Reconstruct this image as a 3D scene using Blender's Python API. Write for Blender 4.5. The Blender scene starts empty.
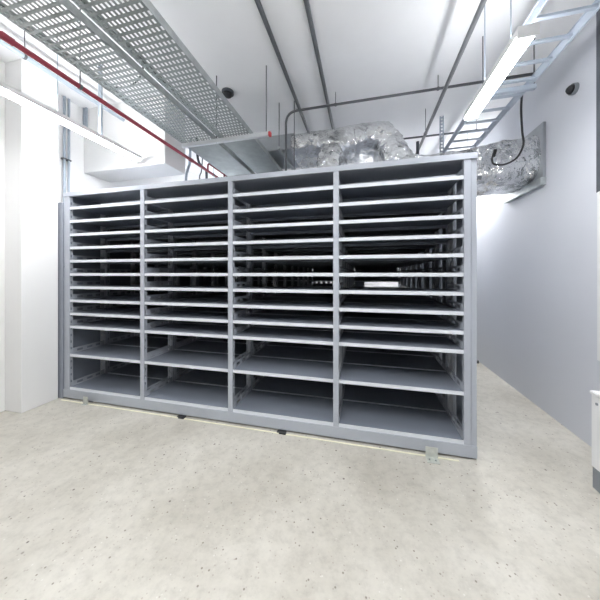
import bpy, bmesh, math, random
from mathutils import Vector, Matrix, noise
random.seed(7)
S = bpy.context.scene
C = S.collection
PI = math.pi

# ------------------------------------------------------------------ materials
def new_mat(name):
    m = bpy.data.materials.new(name); m.use_nodes = True
    nt = m.node_tree; b = nt.nodes['Principled BSDF']
    return m, nt, b

def link(nt, a, b): nt.links.new(a, b)

def coords(nt):
    return nt.nodes.new('ShaderNodeTexCoord').outputs['Object']

def noise_tex(nt, vec, scale, detail=4, rough=.55):
    n = nt.nodes.new('ShaderNodeTexNoise'); n.inputs['Scale'].default_value = scale
    n.inputs['Detail'].default_value = detail; n.inputs['Roughness'].default_value = rough
    link(nt, vec, n.inputs['Vector']); return n

def ramp(nt, fac, stops):
    r = nt.nodes.new('ShaderNodeValToRGB'); e = r.color_ramp.elements
    while len(e) < len(stops): e.new(.5)
    for k, (p, c) in enumerate(stops):
        e[k].position = p; e[k].color = (*c, 1) if len(c) == 3 else c
    link(nt, fac, r.inputs['Fac']); return r

def bump(nt, b, height, strength, dist=.01):
    n = nt.nodes.new('ShaderNodeBump'); n.inputs['Strength'].default_value = strength
    n.inputs['Distance'].default_value = dist
    link(nt, height, n.inputs['Height']); link(nt, n.outputs['Normal'], b.inputs['Normal'])

def paint(name, col, rough=.45, metal=0., var=.06, scale=3., bumpy=0., bscale=200.):
    m, nt, b = new_mat(name); v = coords(nt)
    n = noise_tex(nt, v, scale)
    lo = tuple(c * (1 - var) for c in col); hi = tuple(min(1, c * (1 + var)) for c in col)
    r = ramp(nt, n.outputs['Fac'], [(.3, lo), (.7, hi)])
    link(nt, r.outputs['Color'], b.inputs['Base Color'])
    b.inputs['Roughness'].default_value = rough; b.inputs['Metallic'].default_value = metal
    if bumpy:
        n2 = noise_tex(nt, v, bscale, 2); bump(nt, b, n2.outputs['Fac'], bumpy, .003)
    return m

M = {}
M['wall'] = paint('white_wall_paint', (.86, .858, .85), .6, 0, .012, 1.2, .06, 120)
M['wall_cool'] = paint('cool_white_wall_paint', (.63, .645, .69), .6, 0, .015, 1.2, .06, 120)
M['ceiling'] = paint('ceiling_paint', (.87, .87, .88), .8, 0, .04, 1.0, .1, 60)
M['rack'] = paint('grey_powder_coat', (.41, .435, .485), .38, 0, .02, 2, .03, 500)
M['shelf_lip'] = paint('lit_grey_powder_coat', (.68, .71, .75), .36, 0, .02, 2, .03, 500)  # rack grey brightened: light on lips and rear posts put into the colour
M['deck'] = paint('shaded_grey_powder_coat', (.225, .25, .295), .42, 0, .03, 2, .03, 500)  # rack grey darkened: shade inside the bays put into the colour
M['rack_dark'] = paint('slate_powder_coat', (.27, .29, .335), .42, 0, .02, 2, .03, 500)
M['galv'] = paint('galvanised_steel', (.50, .53, .53), .42, .75, .12, 14)
M['galv_dark'] = paint('dull_galvanised_steel', (.34, .37, .36), .45, .6, .1, 10)
M['steel'] = paint('bracket_steel', (.62, .64, .60), .4, .6, .1, 30)
M['zinc'] = paint('bright_zinc', (.72, .74, .75), .4, .3, .05, 14)
M['conduit'] = paint('grey_conduit', (.13, .135, .145), .45, .3, .05, 4)
M['conduit_pale'] = paint('pale_blue_grey_conduit', (.42, .47, .54), .5, .1, .05, 4)
M['red'] = paint('red_pipe_paint', (.30, .035, .06), .45, 0, .08, 5)
M['redcap'] = paint('red_plastic', (.62, .06, .07), .5, 0, .04, 5)
M['black'] = paint('black_rubber', (.02, .02, .022), .55, 0, .1, 20)
M['darkgrey'] = paint('dark_grey_metal', (.09, .10, .115), .5, .2, .1, 9)
M['white_plastic'] = paint('white_enamel', (.80, .80, .80), .4, 0, .01, 3)
M['grey_enamel'] = paint('grey_enamel', (.22, .24, .26), .5, 0, .03, 6)
M['cream'] = paint('cream_sealant', (.78, .76, .58), .6, 0, .1, 12)
M['sheet'] = paint('sheet_metal_duct', (.40, .42, .44), .45, .7, .08, 6)

def concrete():
    m, nt, b = new_mat('ground_concrete'); v = coords(nt)
    big = noise_tex(nt, v, 1.3, 10, .66); mid = noise_tex(nt, v, 14, 8, .72); fine = noise_tex(nt, v, 60, 3)
    r1 = ramp(nt, big.outputs['Fac'], [(.32, (.42, .395, .34)), (.5, (.525, .50, .44)), (.68, (.61, .585, .525))])
    r2 = ramp(nt, mid.outputs['Fac'], [(.33, (.84, .835, .83)), (.52, (1, 1, 1)), (.72, (1.07, 1.07, 1.06))])
    mul = nt.nodes.new('ShaderNodeMix'); mul.data_type = 'RGBA'; mul.blend_type = 'MULTIPLY'
    mul.inputs[0].default_value = 1
    link(nt, r1.outputs['Color'], mul.inputs[6]); link(nt, r2.outputs['Color'], mul.inputs[7])
    prev = mul.outputs[2]
    for sc, thr, col, amt in ((26, .17, (.20, .17, .14), .85), (9, .085, (.12, .095, .085), .95), (44, .22, (.33, .28, .23), .6), (23, .12, (.74, .73, .69), .5)):
        mp = nt.nodes.new('ShaderNodeMapping'); mp.inputs['Location'].default_value = (sc * .37, sc * .11, 0)
        link(nt, v, mp.inputs['Vector'])
        vo = nt.nodes.new('ShaderNodeTexVoronoi'); vo.inputs['Scale'].default_value = sc
        link(nt, mp.outputs['Vector'], vo.inputs['Vector'])
        rp = ramp(nt, vo.outputs['Distance'], [(thr * .6, (1, 1, 1)), (thr, (0, 0, 0))])
        # only some of the cells carry a stone chip
        gate = ramp(nt, vo.outputs['Color'], [(.52, (0, 0, 0)), (.6, (amt, amt, amt))])
        ml = nt.nodes.new('ShaderNodeMath'); ml.operation = 'MULTIPLY'
        link(nt, rp.outputs['Color'], ml.inputs[0]); link(nt, gate.outputs['Color'], ml.inputs[1])
        mx = nt.nodes.new('ShaderNodeMix'); mx.data_type = 'RGBA'
        link(nt, ml.outputs[0], mx.inputs[0]); link(nt, prev, mx.inputs[6]); mx.inputs[7].default_value = (*col, 1)
        prev = mx.outputs[2]
    link(nt, prev, b.inputs['Base Color'])
    rr = ramp(nt, mid.outputs['Fac'], [(.3, (.42, .42, .42)), (.7, (.58, .58, .58))])
    link(nt, rr.outputs['Color'], b.inputs['Roughness'])
    bump(nt, b, fine.outputs['Fac'], .08, .004)
    return m
M['floor'] = concrete()

def foil():
    m, nt, b = new_mat('crumpled_foil'); v = coords(nt)
    dn = noise_tex(nt, v, 7, 3, .6)
    off = nt.nodes.new('ShaderNodeVectorMath'); off.operation = 'MULTIPLY_ADD'
    link(nt, dn.outputs['Color'], off.inputs[0]); off.inputs[1].default_value = (.12, .12, .12); link(nt, v, off.inputs[2])
    prev = None
    for sc, amp in ((7, .55), (19, .5)):
        vo = nt.nodes.new('ShaderNodeTexVoronoi'); vo.inputs['Scale'].default_value = sc
        link(nt, off.outputs[0], vo.inputs['Vector'])
        d = nt.nodes.new('ShaderNodeVectorMath'); d.operation = 'SUBTRACT'
        link(nt, off.outputs[0], d.inputs[0]); link(nt, vo.outputs['Position'], d.inputs[1])
        c = nt.nodes.new('ShaderNodeVectorMath'); c.operation = 'SUBTRACT'
        link(nt, vo.outputs['Color'], c.inputs[0]); c.inputs[1].default_value = (.5, .5, .5)
        dt = nt.nodes.new('ShaderNodeVectorMath'); dt.operation = 'DOT_PRODUCT'
        link(nt, d.outputs[0], dt.inputs[0]); link(nt, c.outputs[0], dt.inputs[1])
        ml = nt.nodes.new('ShaderNodeMath'); ml.operation = 'MULTIPLY_ADD'
        link(nt, dt.outputs['Value'], ml.inputs[0]); ml.inputs[1].default_value = amp
        if prev is None: ml.inputs[2].default_value = 0
        else: link(nt, prev, ml.inputs[2])
        prev = ml.outputs[0]
    b.inputs['Base Color'].default_value = (.74, .75, .76, 1)
    b.inputs['Metallic'].default_value = .95; b.inputs['Roughness'].default_value = .24
    bump(nt, b, prev, 1.0, 1.0)
    return m
M['foil'] = foil()

def perforated():
    m, nt, b = new_mat('perforated_galvanised_steel'); v = coords(nt)
    b.inputs['Base Color'].default_value = (.34, .37, .36, 1)
    b.inputs['Metallic'].default_value = .6; b.inputs['Roughness'].default_value = .45
    sep = nt.nodes.new('ShaderNodeSeparateXYZ'); link(nt, v, sep.inputs[0])
    def math_(op, a, c):
        n = nt.nodes.new('ShaderNodeMath'); n.operation = op
        for k, q in enumerate((a, c)):
            if q is None: continue
            if isinstance(q, (int, float)): n.inputs[k].default_value = q
            else: link(nt, q, n.inputs[k])
        return n.outputs[0]
    px, py = .034, .05       # slot pitch across and along the tray
    iy = math_('FLOOR', math_('DIVIDE', sep.outputs['Y'], py), None)
    sh = math_('MULTIPLY', math_('MODULO', iy, 2), .5)
    fx = math_('FRACT', math_('ADD', math_('ADD', math_('DIVIDE', sep.outputs['X'], px), sh), 100), None)
    fy = math_('FRACT', math_('ADD', math_('DIVIDE', sep.outputs['Y'], py), 200), None)
    ax = math_('LESS_THAN', math_('ABSOLUTE', math_('SUBTRACT', fx, .5), None), .26)
    ay = math_('LESS_THAN', math_('ABSOLUTE', math_('SUBTRACT', fy, .5), None), .30)
    hole = math_('MULTIPLY', ax, ay)
    tr = nt.nodes.new('ShaderNodeBsdfTransparent'); mx = nt.nodes.new('ShaderNodeMixShader')
    link(nt, hole, mx.inputs[0]); link(nt, b.outputs[0], mx.inputs[1]); link(nt, tr.outputs[0], mx.inputs[2])
    link(nt, mx.outputs[0], nt.nodes['Material Output'].inputs['Surface'])
    return m
M['perf'] = perforated()

def emission(name, col, s):
    m, nt, b = new_mat(name)
    b.inputs['Base Color'].default_value = (.9, .9, .9, 1)
    b.inputs['Emission Color'].default_value = (*col, 1); b.inputs['Emission Strength'].default_value = s
    return m
M['tube'] = emission('lit_diffuser', (.975, .985, 1.0), 78)
M['ceiling_fill'] = emission('ceiling_fill_glow', (.96, .98, 1.0), 40)  # glow added to brighten the ceiling

# ------------------------------------------------------------------ mesh helpers
class MB:
    def __init__(s): s.v = []; s.f = []
    def add(s, vs, fs):
        o = len(s.v); s.v += [tuple(p) for p in vs]; s.f += [tuple(i + o for i in f) for f in fs]; return s
    def box(s, x0, x1, y0, y1, z0, z1):
        return s.add([(x, y, z) for z in (z0, z1) for y in (y0, y1) for x in (x0, x1)],
                     [(0, 2, 3, 1), (4, 5, 7, 6), (0, 1, 5, 4), (2, 6, 7, 3), (0, 4, 6, 2), (1, 3, 7, 5)])
    def tube(s, pts, r, n=12, cap=True):
        pts = [Vector(p) for p in pts]; rings = []
        up = None
        for i, p in enumerate(pts):
            a = pts[max(i - 1, 0)]; b = pts[min(i + 1, len(pts) - 1)]
            t = (b - a).normalized()
            if up is None:
                up = Vector((0, 0, 1)) if abs(t.z) < .9 else Vector((1, 0, 0))
            u = (up - t * up.dot(t)).normalized(); w = t.cross(u); up = u
            rr = r[i] if isinstance(r, (list, tuple)) else r
            rings.append([p + (u * math.cos(2 * PI * k / n) + w * math.sin(2 * PI * k / n)) * rr for k in range(n)])
        vs = [q for ring in rings for q in ring]; fs = []
        for i in range(len(rings) - 1):
            for k in range(n):
                a = i * n + k; b = i * n + (k + 1) % n
                fs.append((a, b, b + n, a + n))
        if cap:
            fs.append(tuple(range(n - 1, -1, -1))); fs.append(tuple((len(rings) - 1) * n + k for k in range(n)))
        return s.add(vs, fs)
    def cyl(s, p, q, r, n=16): return s.tube([p, q], r, n)
    def mesh(s, name, mat, smooth=False, bevel=0.):
        me = bpy.data.meshes.new(name); me.from_pydata(s.v, [], s.f)
        bm = bmesh.new(); bm.from_mesh(me)
        bmesh.ops.recalc_face_normals(bm, faces=bm.faces)
        if bevel:
            bmesh.ops.bevel(bm, geom=[e for e in bm.edges], offset=bevel, segments=2, affect='EDGES', clamp_overlap=True)
        bm.to_mesh(me); bm.free()
        me.materials.append(M[mat])
        if smooth:
            for p in me.polygons: p.use_smooth = len(p.vertices) == 4
        return me
    def build(s, name, mat, parent=None, loc=(0, 0, 0), smooth=False, bevel=0.):
        return place(s.mesh(name, mat, smooth, bevel), name, parent, loc)

def place(me, name, parent=None, loc=(0, 0, 0)):
    o = bpy.data.objects.new(name, me); C.objects.link(o); o.location = loc
    if parent: o.parent = parent
    return o

def tag(o, label, cat, group=None, kind=None):
    o['label'] = label; o['category'] = cat
    if group: o['group'] = group
    if kind: o['kind'] = kind
    return o

def thing(name, label, cat, loc, group=None):
    o = bpy.data.objects.new(name, None); C.objects.link(o); o.location = loc
    o.empty_display_size = .1
    return tag(o, label, cat, group)

def struct(o): o['kind'] = 'structure'; return o

def copy_tree(o, parent=None):
    c = o.copy(); C.objects.link(c)
    if parent: c.parent = parent
    for ch in o.children: copy_tree(ch, c)
    return c

def arc(p0, corner, p1, r, n=8):
    """polyline p0 -> rounded corner -> p1"""
    p0, c, p1 = Vector(p0), Vector(corner), Vector(p1)
    a = c + (p0 - c).normalized() * r; b = c + (p1 - c).normalized() * r
    out = [p0]
    for k in range(n + 1):
        t = k / n; out.append((1 - t) ** 2 * a + 2 * t * (1 - t) * c + t * t * b)
    return out + [p1]

def spline(pts, n=8):
    pts = [Vector(p) for p in pts]; P = [pts[0]] + pts + [pts[-1]]; out = []
    for i in range(1, len(P) - 2):
        for k in range(n):
            t = k / n; a, b, c, d = P[i - 1], P[i], P[i + 1], P[i + 2]
            out.append(.5 * ((2 * b) + (c - a) * t + (2 * a - 5 * b + 4 * c - d) * t * t + (3 * b - a - 3 * c + d) * t ** 3))
    return out + [pts[-1]]

# ------------------------------------------------------------------ dimensions
XL, XR, YF, YB, CEIL = -.31, 5.485, -5.6, 5.75, 3.85
W = 4.445                              # rack width
POSTS = [.07, 1.16, 2.24, 3.305, 4.375]
RD, PITCH, NR = .45, .475, 9           # rack depth, spacing and count
HT = 2.5

# ------------------------------------------------------------------ the room
struct(MB().box(XL - .2, XR + .2, YF - .2, YB + .2, -.15, 0).build('floor', 'floor'))
struct(MB().box(XL - .2, XR + .2, YF - .2, YB + .2, CEIL, CEIL + .15).build('ceiling', 'ceiling'))
struct(MB().box(XL - .2, XL, YF, YB, 0, CEIL).build('wall_left', 'wall'))
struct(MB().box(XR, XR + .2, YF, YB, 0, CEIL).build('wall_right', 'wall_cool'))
struct(MB().box(XL - .2, XR + .2, YB, YB + .2, 0, CEIL).build('wall_back', 'wall'))
struct(MB().box(XL - .2, XR + .2, YF - .2, YF, 0, CEIL).build('wall_front', 'wall'))
struct(MB().box(XL, -.055, -.375, -.025, 0, CEIL).build('wall_pier', 'wall', bevel=.004))
struct(MB().box(XL, 1.05, .46, .86, 2.95, CEIL).build('wall_bulkhead', 'wall', bevel=.004))
struct(MB().box(.02, 4.30, -.052, -.034, 0, .003).build('trim_1', 'cream'))

# ------------------------------------------------------------------ shelving
LIP = .031
def shelf_mesh(w):
    b = MB()
    b.box(0, w, .004, RD, -.004, 0)                       # deck
    b.box(0, w, 0, .004, -LIP, 0)                         # front lip
    b.box(0, w, .004, .022, -LIP, -LIP + .003)            # folded return under the lip
    b.box(0, w, RD - .004, RD, -LIP, -.004)               # rear lip
    for x in (0, w - .003):                               # slotted side brackets
        b.box(x, x + .003, .03, RD - .02, .0, .016); b.box(x, x + .003, .03, RD - .02, .042, .062)
        L = RD - .05; y = .03
        for a, c in ((.0, .05), (.12, .17), (.24, .28), (.35, .40)):
            b.box(x, x + .003, .03 + a, .03 + c, .016, .042)
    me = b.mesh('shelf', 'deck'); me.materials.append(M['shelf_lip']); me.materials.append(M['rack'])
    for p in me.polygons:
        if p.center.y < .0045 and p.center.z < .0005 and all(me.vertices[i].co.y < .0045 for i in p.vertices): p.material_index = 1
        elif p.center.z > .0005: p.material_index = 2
    return me

ZS = [2.324, 2.163, 2.002, 1.843, 1.683, 1.523, 1.365, 1.204, 1.046, .889, .546, .146]
def bay(i):
    return POSTS[i] + .026, POSTS[i + 1] - .026
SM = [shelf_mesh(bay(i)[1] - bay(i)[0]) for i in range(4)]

def upright_mesh(back):
    b = MB()
    y0, d = (0, 1) if not back else (RD, -1)
    def bx(x0, x1, a, c, z0, z1): b.box(x0, x1, min(y0 + d * a, y0 + d * c), max(y0 + d * a, y0 + d * c), z0, z1)
    zb, zt = (.116 if not back else .02), 2.452
    h = .025 if not back else .019
    bx(-h, h, 0, .003, zb, zt)
    for sx in (-1, 1):
        xa, xb = sorted((sx * h, sx * (h - .003)))
        z = zb
        while z < zt - .09:                               # slotted return of the upright
            bx(xa, xb, .003, .015, z, z + .08); bx(xa, xb, .031, .042, z, z + .08)
            bx(xa, xb, .015, .031, z + .03, z + .08); z += .08
        bx(xa, xb, .003, .042, z, zt)
    return b.mesh('upright', 'shelf_lip' if back else 'rack')
UF, UB = upright_mesh(False), upright_mesh(True)

def make_rack(label, skip=(), panels=None):
    t = thing('mobile_shelving_rack', label, 'shelving rack', (0, 0, 0), 'mobile shelving racks')
    for x in POSTS:
        place(UF, 'upright', t, (x, -.006, 0)); place(UB, 'upright', t, (x, .002, 0))
    for i in range(4):
        for k, z in enumerate(ZS):
            if k in skip: continue
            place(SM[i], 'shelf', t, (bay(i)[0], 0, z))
    p = MB().box(0, W, -.008, .006, .016, .115); p.box(0, W, .006, .03, .105, .115); p.box(0, W, RD - .01, RD, .016, .1)
    p.box(0, .01, .006, RD - .01, .016, .1); p.box(W - .01, W, .006, RD - .01, .016, .1)
    p.build('plinth', 'rack', t, bevel=.0015)
    MB().box(0, W, -.012, .0, 2.452, HT).box(0, W, 0, .02, 2.452, 2.456).build('header_rail', 'rack', t)
    MB().box(.0, W, 0, RD, HT - .012, HT).build('top_panel', 'rack', t)
    for x0, x1 in ((0, .044), (W - .044, W)):
        e = MB().box(x0, x1 - .004, .004, .02, .116, 2.452) if x0 == 0 else MB().box(x0 + .004, x1, .004, .02, .116, 2.452)
        xa, xb = (x0, x0 + .012) if x0 == 0 else (x1 - .012, x1)
        e.build('end_post', 'rack', t)
        MB().box(xa, xb, .0202, RD, .116, HT - .012).build('end_panel', 'deck', t)  # inner plate uses the grey with bay shade painted in
    return t

front = make_rack('grey metal shelving rack with four empty bays facing the room')
bf = MB().cyl((W, .03, .79), (W + .022, .03, .79), .013).build('buffer', 'black', front)
bf['label'] = 'small black rubber buffer'
second = make_rack('grey shelving rack closed up directly behind the front rack', skip=(6,))
second.location.y = PITCH
for k in range(2, NR - 1):
    c = copy_tree(second); c.location.y = PITCH * k
    c['label'] = 'grey shelving rack deep inside the bank, glimpsed through the eye-level gap'
last = make_rack('rearmost grey shelving rack with back panels and one bright open gap')
last.location.y = PITCH * (NR - 1)
for i in range(4):
    x0, x1 = bay(i); b = MB(); y0, y1 = RD + .003, RD + .006
    if i == 3:
        b.box(x0, x1, y0, y1, .1, 1.204).box(x0, x1, y0, y1, 1.365, 2.47).box(x0, 3.57, y0, y1, 1.204, 1.365)
    elif i == 2:
        b.box(x0, x1, y0, y1, .1, 1.27).box(x0, x1, y0, y1, 1.345, 2.47)
        x = x0
        while x < x1 - .13:
            b.box(x, x + .075, y0, y1, 1.27, 1.345); x += .125
        b.box(x, x1, y0, y1, 1.27, 1.345)
    else:
        b.box(x0, x1, y0, y1, .1, 2.47)
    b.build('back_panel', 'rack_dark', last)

# filler panel between the pier and the rack
f = MB().box(-.125, -.004, -.012, .004, 0, 2.384).box(-.125, -.119, .004, .03, 0, 2.384)
tag(f.build('filler_panel', 'rack_dark', bevel=.001), 'narrow slate grey filler panel between white pier and shelving rack', 'panel')

# rails in the floor under the bank, and the two end brackets
for x, lab in ((.414, 'steel floor rail under the rack behind the small bracket near the white pier'),
               (1.68, 'black floor rail end under the second bay from the white pier'),
               (2.79, 'black floor rail end under the third bay from the white pier'),
               (4.09, 'steel floor rail under the rack behind the bracket at the aisle end')):
    t = thing('floor_rail', lab, 'rail', (x, 0, 0), 'floor rails under the shelving')
    MB().box(-.03, .03, .0, PITCH * NR, 0, .012).build('rail', 'darkgrey', t)
    if 1 < x < 3:
        e = MB().box(-.045, .045, -.04, .0, 0, .010)
        e.box(-.018, .05, -.055, -.03, 0, .014).build('rail_end', 'black', t, bevel=.002)
for x, w, yb, lab in ((.415, .066, -.085, 'small steel angle bracket on the floor by the white pier'),
                  (4.095, .094, -.125, 'large steel angle bracket on the floor at the aisle end of the rack')):
    t = thing('angle_bracket', lab, 'bracket', (x, 0, 0), 'floor angle brackets')
    h = w / 2
    MB().box(-h, h, -.058, -.053, 0, .088).build('upright_plate', 'steel', t, bevel=.001)
    MB().box(-h, h, yb, -.058, 0, .005).build('base_plate', 'steel', t, bevel=.001)
    for sx in (-.5, .5):
        MB().cyl((sx * h, (yb - .058) / 2, .005), (sx * h, (yb - .058) / 2, .013), .008, 6).build('bolt', 'galv', t)

# ------------------------------------------------------------------ lamps
LZ = 3.0
def lamp(x, y0, y1, label, along='y', hang=()):
    L = y1 - y0
    t = thing('batten_light', label, 'light', (x, y0, LZ), 'white batten lights')
    prof = [(.0505 * math.cos(PI + PI * k / 10), .004 + .018 * math.sin(PI + PI * k / 10)) for k in range(11)]
    d = MB(); n = len(prof)
    vs = [(a, .012, b) for a, b in prof] + [(a, L - .012, b) for a, b in prof]
    d.add(vs, [(k, k + 1, k + 1 + n, k + n) for k in range(n - 1)] + [tuple(range(n)), tuple(range(n, 2 * n)), (0, n, 2 * n - 1, n - 1)])
    d.build('diffuser', 'tube', t)
    h = MB().box(-.056, .056, .012, L - .012, .005, .05)
    h.build('housing', 'white_plastic', t)
    MB().box(-.03, .03, .03, L - .03, .0505, .054).build('ceiling_fill_strip', 'ceiling_fill', t)  # glowing strip added above the housing to brighten the ceiling
    for a in (0, L - .012):
        MB().box(-.058, .058, a, a + .012, -.018, .052).build('end_cap', 'white_plastic', t)
    for hy, w in hang:
        MB().box(-w, w, hy - y0 - w * .5, hy - y0 + w * .5, .05, CEIL - LZ).build('hanger', 'conduit_pale', t)
    if along == 'x': t.rotation_euler.z = -PI / 2
    return t
lamp(.69, -1.1, .4, 'long lit batten light hanging above the rack beside the white pier', hang=((-.1, .02), (-.52, .004)))
lamp(4.54, -.5, .4, 'short lit batten light hanging below the cable ladder near the aisle', hang=((.1, .004), (-.3, .004)))
for x, lab in ((.69, 'lit batten light over the far pier-side end of the shelving bank'), (5.22, 'lit batten light over the far end of the narrow aisle')):
    lamp(x, 2.15, 3.65, lab, hang=((2.45, .004), (3.35, .004)))
for x, lab in ((2.62, 'added lit batten light, unseen overhead in front of the rack beside the cable trays'), (3.6, 'added lit batten light, unseen overhead in front of the rack farther from the cable trays')):
    lamp(x, -2.85, -1.35, lab, hang=((-1.6, .004), (-2.6, .004)))  # out-of-view lamps added to light the rack front and the floor
b = lamp(3.0, 4.85, 6.35, 'lit batten light over the far aisle behind the shelving bank', along='x', hang=((5.1, .004), (6.1, .004)))

# ------------------------------------------------------------------ cable trays on their strut
TZ = 3.1
for x0, x1, lab in ((1.40, 1.83, 'perforated steel cable tray next to the red pipe'),
                    (1.905, 2.30, 'perforated steel cable tray farther from the red pipe')):
    t = thing('cable_tray', lab, 'cable tray', ((x0 + x1) / 2, 0, TZ), 'overhead perforated cable trays')
    h = (x1 - x0) / 2
    MB().box(-h, h, -4.5, .37, 0, .002).build('perforated_base', 'perf', t)
    MB().box(-h, h, .37, 5.7, 0, .002).build('plain_base', 'galv_dark', t)
    for s in (-1, 1):
        xa, xb = sorted((s * h, s * (h - .003)))
        m = MB().box(xa, xb, -4.5, 5.7, .002, .06)
        xa, xb = sorted((s * h, s * (h - .018)))
        m.box(xa, xb, -4.5, 5.7, .058, .061)
        m.build('side_rail', 'galv', t)
    for y in (-2.4, .62, 3.6):
        MB().box(-h + .004, h - .004, y, y + .05, .003, .012).build('splice_plate', 'galv', t)
for y, lab in ((.35, 'silver strut under both cable trays with a red end cap'),
               (2.6, 'silver strut under both cable trays behind the foil duct'),
               (-2.2, 'silver strut under both cable trays out in front of the rack')):
    t = thing('support_strut', lab, 'strut', (0, y, TZ - .042), 'tray support struts')
    m = MB().box(1.40, 2.52, -.02, .02, 0, .003).box(1.40, 2.52, -.02, -.017, .003, .041).box(1.40, 2.52, .017, .02, .003, .041)
    m.build('channel', 'zinc', t)
    for xa, xb in ((2.52, 2.545),):
        MB().box(xa, xb, -.022, .022, -.003, .040).build('end_cap', 'redcap', t)
    for x in (1.865, 2.49):
        MB().cyl((x, 0, .0), (x, 0, CEIL - TZ + .042), .006, 8).build('threaded_rod', 'conduit', t)
        MB().cyl((x, 0, .041), (x, 0, .052), .012, 6).build('nut', 'galv', t)

# ------------------------------------------------------------------ cable ladder over the aisle
t = thing('cable_ladder', 'pale steel cable ladder running under the ceiling above the aisle', 'cable ladder', (4.71, 0, 3.3))
for x in (0, .375):
    MB().box(x, x + .012, -4.5, 5.7, 0, .07).box(x - .008, x + .02, -4.5, 5.7, .066, .07).build('side_rail', 'conduit_pale', t)
y = -4.4
while y < 5.15:
    MB().box(.012, .375, y, y + .03, .012, .03).build('rung', 'conduit_pale', t); y += .22
for yy in (-2.0, .50, 3.4):
    MB().box(-.03, .415, yy, yy + .04, -.04, 0).build('strut', 'conduit_pale', t)
    for x in (-.02, .405):
        MB().cyl((x, yy + .02, -.04), (x, yy + .02, CEIL - 3.3), .006, 8).build('threaded_rod', 'conduit', t)
tag(MB().tube(spline([(5.118, .72, 3.34), (5.12, .74, 3.2), (5.15, .78, 3.0), (5.17, .8, 2.86), (5.12, .82, 2.74), (5.02, .84, 2.69), (4.93, .86, 2.71), (4.915, .87, 2.78), (4.945, .88, 2.83)]), .010, 10)
    .tube([(4.93, .875, 2.80), (4.952, .882, 2.87)], .018, 10).build('hanging_cable', 'black', smooth=True),
    'black cable looping down from the cable ladder in front of the duct', 'cable')

# ------------------------------------------------------------------ ductwork
def duct(path, name, mat, parent, amp=.012, res=.022, seed=0., n=48):
    """path: (x, y, z, half along y, half across, tangent angle in the xz plane); superellipse section with crumpled skin"""
    st = []
    for i in range(len(path) - 1):
        a, b = path[i], path[i + 1]
        L = max(math.dist(a[:3], b[:3]), .02); k = max(2, int(L / res))
        for j in range(k):
            s = j / k; st.append([a[q] + (b[q] - a[q]) * s for q in range(6)])
    st.append(list(path[-1]))
    vs = []; fs = []
    for (x, y, z, hy, hz, ang) in st:
        nx, nz = -math.sin(ang), math.cos(ang)
        for k in range(n):
            a = 2 * PI * k / n; c, s_ = math.cos(a), math.sin(a)
            e = .55
            cy = math.copysign(abs(c) ** e, c); cz = math.copysign(abs(s_) ** e, s_)
            p = Vector((x + nx * cz * hz, y + cy * hy, z + nz * cz * hz))
            d = amp * (noise.noise(p * 4 + Vector((seed, 0, 0))) * 1.4 + noise.noise(p * 11 + Vector((0, seed, 0))) * .8 + (abs(noise.noise(p * 17)) - .2) * .9)
            out = Vector((nx * cz, cy, nz * cz)).normalized()
            vs.append(p + out * d)
    R = len(st)
    for i in range(R - 1):
        for k in range(n):
            a = i * n + k; b = i * n + (k + 1) % n; fs.append((a, b, b + n, a + n))
    fs.append(tuple(range(n - 1, -1, -1))); fs.append(tuple((R - 1) * n + k for k in range(n)))
    return MB().add(vs, fs).build(name, mat, parent, smooth=True)

t = thing('foil_duct', 'foil wrapped air duct stepping down behind the rack into the white wall', 'duct', (0, 0, 0))
YC, HY = 1.40, .35
MB().box(1.3, 2.62, YC - .33, YC + .33, 3.25, 3.46).box(1.95, 1.99, YC - .345, YC + .345, 3.235, 3.475).build('sheet_metal_section', 'sheet', t, bevel=.006)
duct([(2.58, YC, 3.335, HY, .145, 0), (2.95, YC, 3.33, HY, .165, 0), (3.45, YC, 3.33, HY, .175, 0)], 'upper_run', 'foil', t, .015)
duct([(3.43, YC, 3.33, HY, .175, 0), (3.62, YC, 3.355, HY, .185, -.05), (3.78, YC, 3.32, HY, .19, -.5), (3.88, YC, 3.19, HY, .19, -1.0), (3.95, YC, 3.02, HY, .2, -1.0), (4.08, YC, 2.86, HY, .215, -.45), (4.27, YC, 2.80, HY, .235, 0)], 'elbow', 'foil', t, .02, seed=3)
duct([(4.24, YC, 2.80, HY, .235, 0), (4.7, YC, 2.80, HY, .24, 0), (4.95, YC, 2.82, HY + .01, .25, 0), (5.2, YC, 2.83, HY, .265, 0), (XR - .004, YC, 2.85, HY, .28, 0)], 'lower_run', 'foil', t, .02, seed=8)
duct([(3.13, YC - .1, 3.24, .26, .17, -PI / 2 + .05), (3.12, YC - .12, 3.05, .27, .19, -PI / 2), (3.08, YC - .12, 2.85, .26, .17, -PI / 2 - .15), (3.03, YC - .12, 2.62, .24, .16, -PI / 2 - .15)], 'branch', 'foil', t, .028, seed=5)
MB().box(XR - .03, XR - .002, YC - HY - .05, YC + HY + .05, 2.56, 3.18).build('wall_collar', 'sheet', t, bevel=.004)
tag(MB().box(XR - .05, XR, 1.0, 1.78, 2.49, 2.575).build('wall_channel', 'galv', bevel=.003), 'galvanised channel fixed to the white wall below the foil duct', 'channel')
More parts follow.
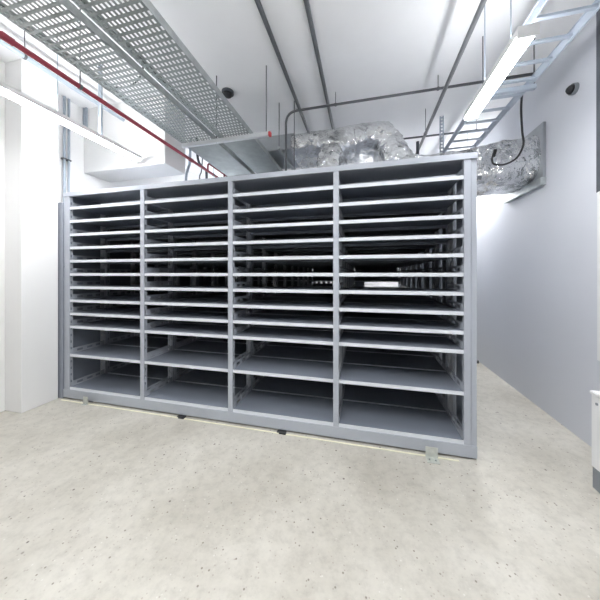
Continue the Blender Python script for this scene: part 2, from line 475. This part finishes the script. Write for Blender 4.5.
# trapeze hangers of the duct
for x, lab in ((2.43, 'steel trapeze hanger under the sheet metal end of the foil duct'), (4.672, 'slotted steel hanger behind the stepped foil duct')):
    t = thing('duct_hanger', lab, 'hanger', (x, 0, 0), 'duct hangers')
    zb = 3.21 if x < 3 else 2.515
    MB().box(-.02, .02, .97 if x < 3 else 1.25, 1.86, zb, zb + .035).build('strut', 'galv', t)
    for yy in ((.985, 1.845) if x < 3 else (1.845,)):
        m = MB()
        if yy > 1 and x > 3:
            z = zb
            m.box(-.03, -.012, yy - .004, yy, z, CEIL).box(.012, .03, yy - .004, yy, z, CEIL)
            while z < CEIL - .03:
                m.box(-.012, .012, yy - .004, yy, z, z + .025); z += .05
            m.build('slotted_channel', 'conduit_pale', t)
        elif x < 3 or yy > 1:
            m.cyl((0, yy, zb), (0, yy, CEIL), .006, 8).build('threaded_rod', 'conduit', t)

# ------------------------------------------------------------------ pipes and conduits
def pipe(name, label, cat, pts, r, mat, group=None, clips=()):
    t = thing(name, label, cat, (0, 0, 0), group)
    MB().tube(pts, r, 12).build('pipe', mat, t, smooth=True)
    for (x, y, z) in clips:
        MB().cyl((x, y - .01, z), (x, y + .01, z), r + .004, 14).cyl((x, y, z + r), (x, y, CEIL), .004, 6).build('pipe_hanger', 'conduit', t)
    return t
rx, rz = 1.29, 3.05
t = pipe('sprinkler_pipe', 'dark red sprinkler pipe running beside the cable trays', 'pipe', [(rx, -4.5, rz), (rx, 4.8, rz)], .019, 'red', clips=((rx, -.75, rz), (rx, 1.2, rz), (rx, 3, rz)))
MB().tube(arc((rx, 1.05, rz), (rx, 1.05, rz + .12), (rx, 1.9, rz + .12), .05), .013, 10).build('branch_pipe', 'red', t, smooth=True)
MB().tube([(rx + .01, 1.5, rz + .12), (rx + .01, 1.5, rz - .16)], .012, 10).build('drop_pipe', 'red', t, smooth=True)
for y in (-1.2, .66, 1.5):
    MB().cyl((rx, y - .03, rz), (rx, y + .03, rz), .025, 14).build('coupling', 'red', t)

pipe('conduit', 'grey conduit crossing the ceiling and dropping in front of the foil duct', 'conduit',
     arc((2.535, .96, 2.505), (2.535, .96, 3.69), (5.40, .96, 3.69), .16), .015, 'conduit', 'ceiling conduits',
     clips=((3.2, .96, 3.69), (4.4, .96, 3.69)))
pipe('conduit', 'thin grey rod standing just behind the dropping conduit', 'conduit', [(2.64, 1.0, 2.505), (2.64, 1.0, CEIL)], .006, 'conduit', 'ceiling conduits')
pipe('conduit', 'ceiling conduit above the start of the foil duct, nearer the cable trays', 'conduit', [(2.68, -4.5, 3.82), (2.68, 5.7, 3.82)], .022, 'conduit', 'ceiling conduits')
pipe('conduit', 'ceiling conduit above the middle of the foil duct, farther from the trays', 'conduit', [(3.08, -4.5, 3.82), (3.08, 5.7, 3.82)], .022, 'conduit', 'ceiling conduits')
pipe('conduit', 'grey conduit crossing behind the stepped duct and below the cable ladder', 'conduit', [(3.3, 2.05, 3.68), (5.40, 2.05, 3.68)], .014, 'conduit', 'ceiling conduits', clips=((3.6, 2.05, 3.68), (5.2, 2.05, 3.68)))
pipe('conduit', 'dark sloping pipe between the stepped duct and the cable ladder', 'conduit', [(4.40, -4.5, 3.5), (4.40, 2.3, 3.5)], .02, 'conduit', 'ceiling conduits', clips=((4.4, -1, 3.5), (4.4, 1.6, 3.5)))
pipe('valve_stem', 'dark vertical pipe stub standing on the duct step', 'pipe', [(4.33, 1.78, 2.9), (4.33, 1.78, 3.48)], .022, 'darkgrey')
pipe('conduit', 'blue grey conduit running into the white bulkhead near the ceiling', 'conduit', [(.39, -4.5, 3.6), (.39, .459, 3.6)], .022, 'conduit_pale', 'ceiling conduits', clips=((.39, -.6, 3.6),))
for y, lab in ((.19, 'vertical conduit on the wall behind the pier, nearer the pier'), (.245, 'vertical conduit on the wall behind the pier, farther from the pier')):
    t = pipe('wall_conduit', lab, 'conduit', [(-.275, y, 0), (-.275, y, CEIL)], .014, 'conduit_pale', 'wall conduits behind the pier')
    for z in (1.6, 3.02): MB().box(-.31, -.258, y - .02, y + .02, z, z + .02).build('clip', 'conduit', t)
for x, lab in ((-.28, 'short conduit on the bulkhead face, nearer the pier'), (-.235, 'short conduit on the bulkhead face, farther from the pier')):
    pipe('bulkhead_conduit', lab, 'conduit', arc((x, .46, 3.5), (x, .443, 3.5), (x, .443, CEIL), .012), .014, 'conduit_pale', 'conduits on the bulkhead')
tag(MB().tube(spline([(.74, -.12, 3.66), (.80, -.12, 3.62), (.9, -.12, 3.56), (1.02, -.12, 3.53), (1.14, -.1, 3.56), (1.22, -.08, 3.66), (1.25, -.06, 3.85)]), .008, 8).build('slack_cable', 'conduit', smooth=True),
    'slack dark cable looping under the ceiling near the red pipe', 'cable')
# small hoses hanging behind the rack by the red pipe
for pts, lab, mat in (
    ([(.66, 1.5, 3.85), (.65, 1.5, 3.6), (.64, 1.5, 3.42), (.60, 1.5, 3.3), (.57, 1.5, 3.15), (.56, 1.5, 2.505)], 'thick blue grey hose hanging beside the white bulkhead', 'conduit_pale'),
    ([(.78, 1.5, 3.85), (.80, 1.5, 3.5), (.86, 1.5, 3.36), (.95, 1.5, 3.28), (.97, 1.5, 3.15), (.97, 1.5, 2.505)], 'thick dark hose hanging nearest the red pipe', 'darkgrey'),
    ([(.84, 1.6, 3.85), (.82, 1.6, 3.5), (.80, 1.6, 3.3), (.76, 1.6, 3.15), (.76, 1.6, 2.505)], 'thin grey hose hanging between the two thick hoses', 'conduit')):
    tag(MB().tube(spline(pts), .02 if mat != 'conduit' else .01, 10).build('hanging_hose', mat, smooth=True), lab, 'hose', 'hoses behind the rack')

# ------------------------------------------------------------------ fittings
t = thing('ceiling_sensor', 'black round sensor on the ceiling beside the cable tray', 'sensor', (1.86, .62, CEIL))
MB().cyl((0, 0, -.03), (0, 0, 0), .075, 24).build('mounting_ring', 'darkgrey', t)
MB().tube([(0, 0, -.03), (0, 0, -.055), (0, 0, -.07), (0, 0, -.078)], [.06, .052, .034, .01], 20).build('dome', 'black', t, smooth=True)
t = thing('dome_camera', 'small dark dome camera on the white wall above the floor cabinet', 'camera', (XR, .60, 3.255))
MB().cyl((-.03, 0, 0), (0, 0, 0), .05, 24).build('mounting_ring', 'grey_enamel', t)
MB().tube([(-.03, 0, 0), (-.05, 0, 0), (-.066, 0, 0), (-.072, 0, 0)], [.043, .036, .02, .006], 20).build('dome', 'black', t, smooth=True)
t = thing('cable_trunking', 'dark grey vertical trunking on the white wall above the white panel', 'trunking', (XR - .002, .262, 2.19))
MB().box(-.045, 0, -.035, .035, 0, CEIL - 2.19).build('trunking_body', 'grey_enamel', t, bevel=.002)
MB().box(-.05, -.045, -.037, .037, 0, CEIL - 2.19).build('cover_strip', 'darkgrey', t)
t = thing('electrical_panel', 'white wall panel below the dark trunking at the picture edge', 'panel', (XR - .002, -.05, .80))
MB().box(-.06, 0, -.32, .33, 0, 1.39).build('body', 'white_plastic', t, bevel=.004)
MB().box(-.068, -.06, -.29, .30, .04, 1.35).build('door', 'white_plastic', t, bevel=.002)
MB().box(-.082, -.068, -.25, -.23, .62, .74).build('handle', 'grey_enamel', t, bevel=.002)
t = thing('floor_cabinet', 'low white metal cabinet with dark base standing against the white wall', 'cabinet', (5.125, -.10, 0))
MB().box(.004, .36, -.95, -.004, 0, .15).build('base', 'grey_enamel', t, bevel=.003)
MB().box(0, .36, -.954, 0, .15, .66).build('body', 'white_plastic', t, bevel=.004)
MB().box(-.008, .36, -.96, .006, .66, .685).build('lid', 'white_plastic', t, bevel=.005)
MB().cyl((-.006, -.05, .61), (0, -.05, .61), .009, 12).build('lock', 'grey_enamel', t)
MB().box(-.006, 0, -.90, -.10, .19, .56).build('front_panel', 'white_plastic', t, bevel=.002)

# ------------------------------------------------------------------ world, camera, view
w = bpy.data.worlds.new('world'); S.world = w; w.use_nodes = True
w.node_tree.nodes['Background'].inputs[0].default_value = (.02, .02, .022, 1)
cd = bpy.data.cameras.new('camera'); cam = bpy.data.objects.new('camera', cd); C.objects.link(cam)
cd.sensor_width = 36; cd.lens = 260 / 600 * 36; cd.shift_y = -26 / 600; cd.clip_start = .05
cam.location = (3.553, -2.393, 1.513)
cam.rotation_euler = (PI / 2, 0, math.radians(13.8))
S.camera = cam
S.view_settings.view_transform = 'Standard'; S.view_settings.look = 'None'
S.view_settings.gamma = 1; S.view_settings.use_curve_mapping = False
S.view_settings.exposure = .16
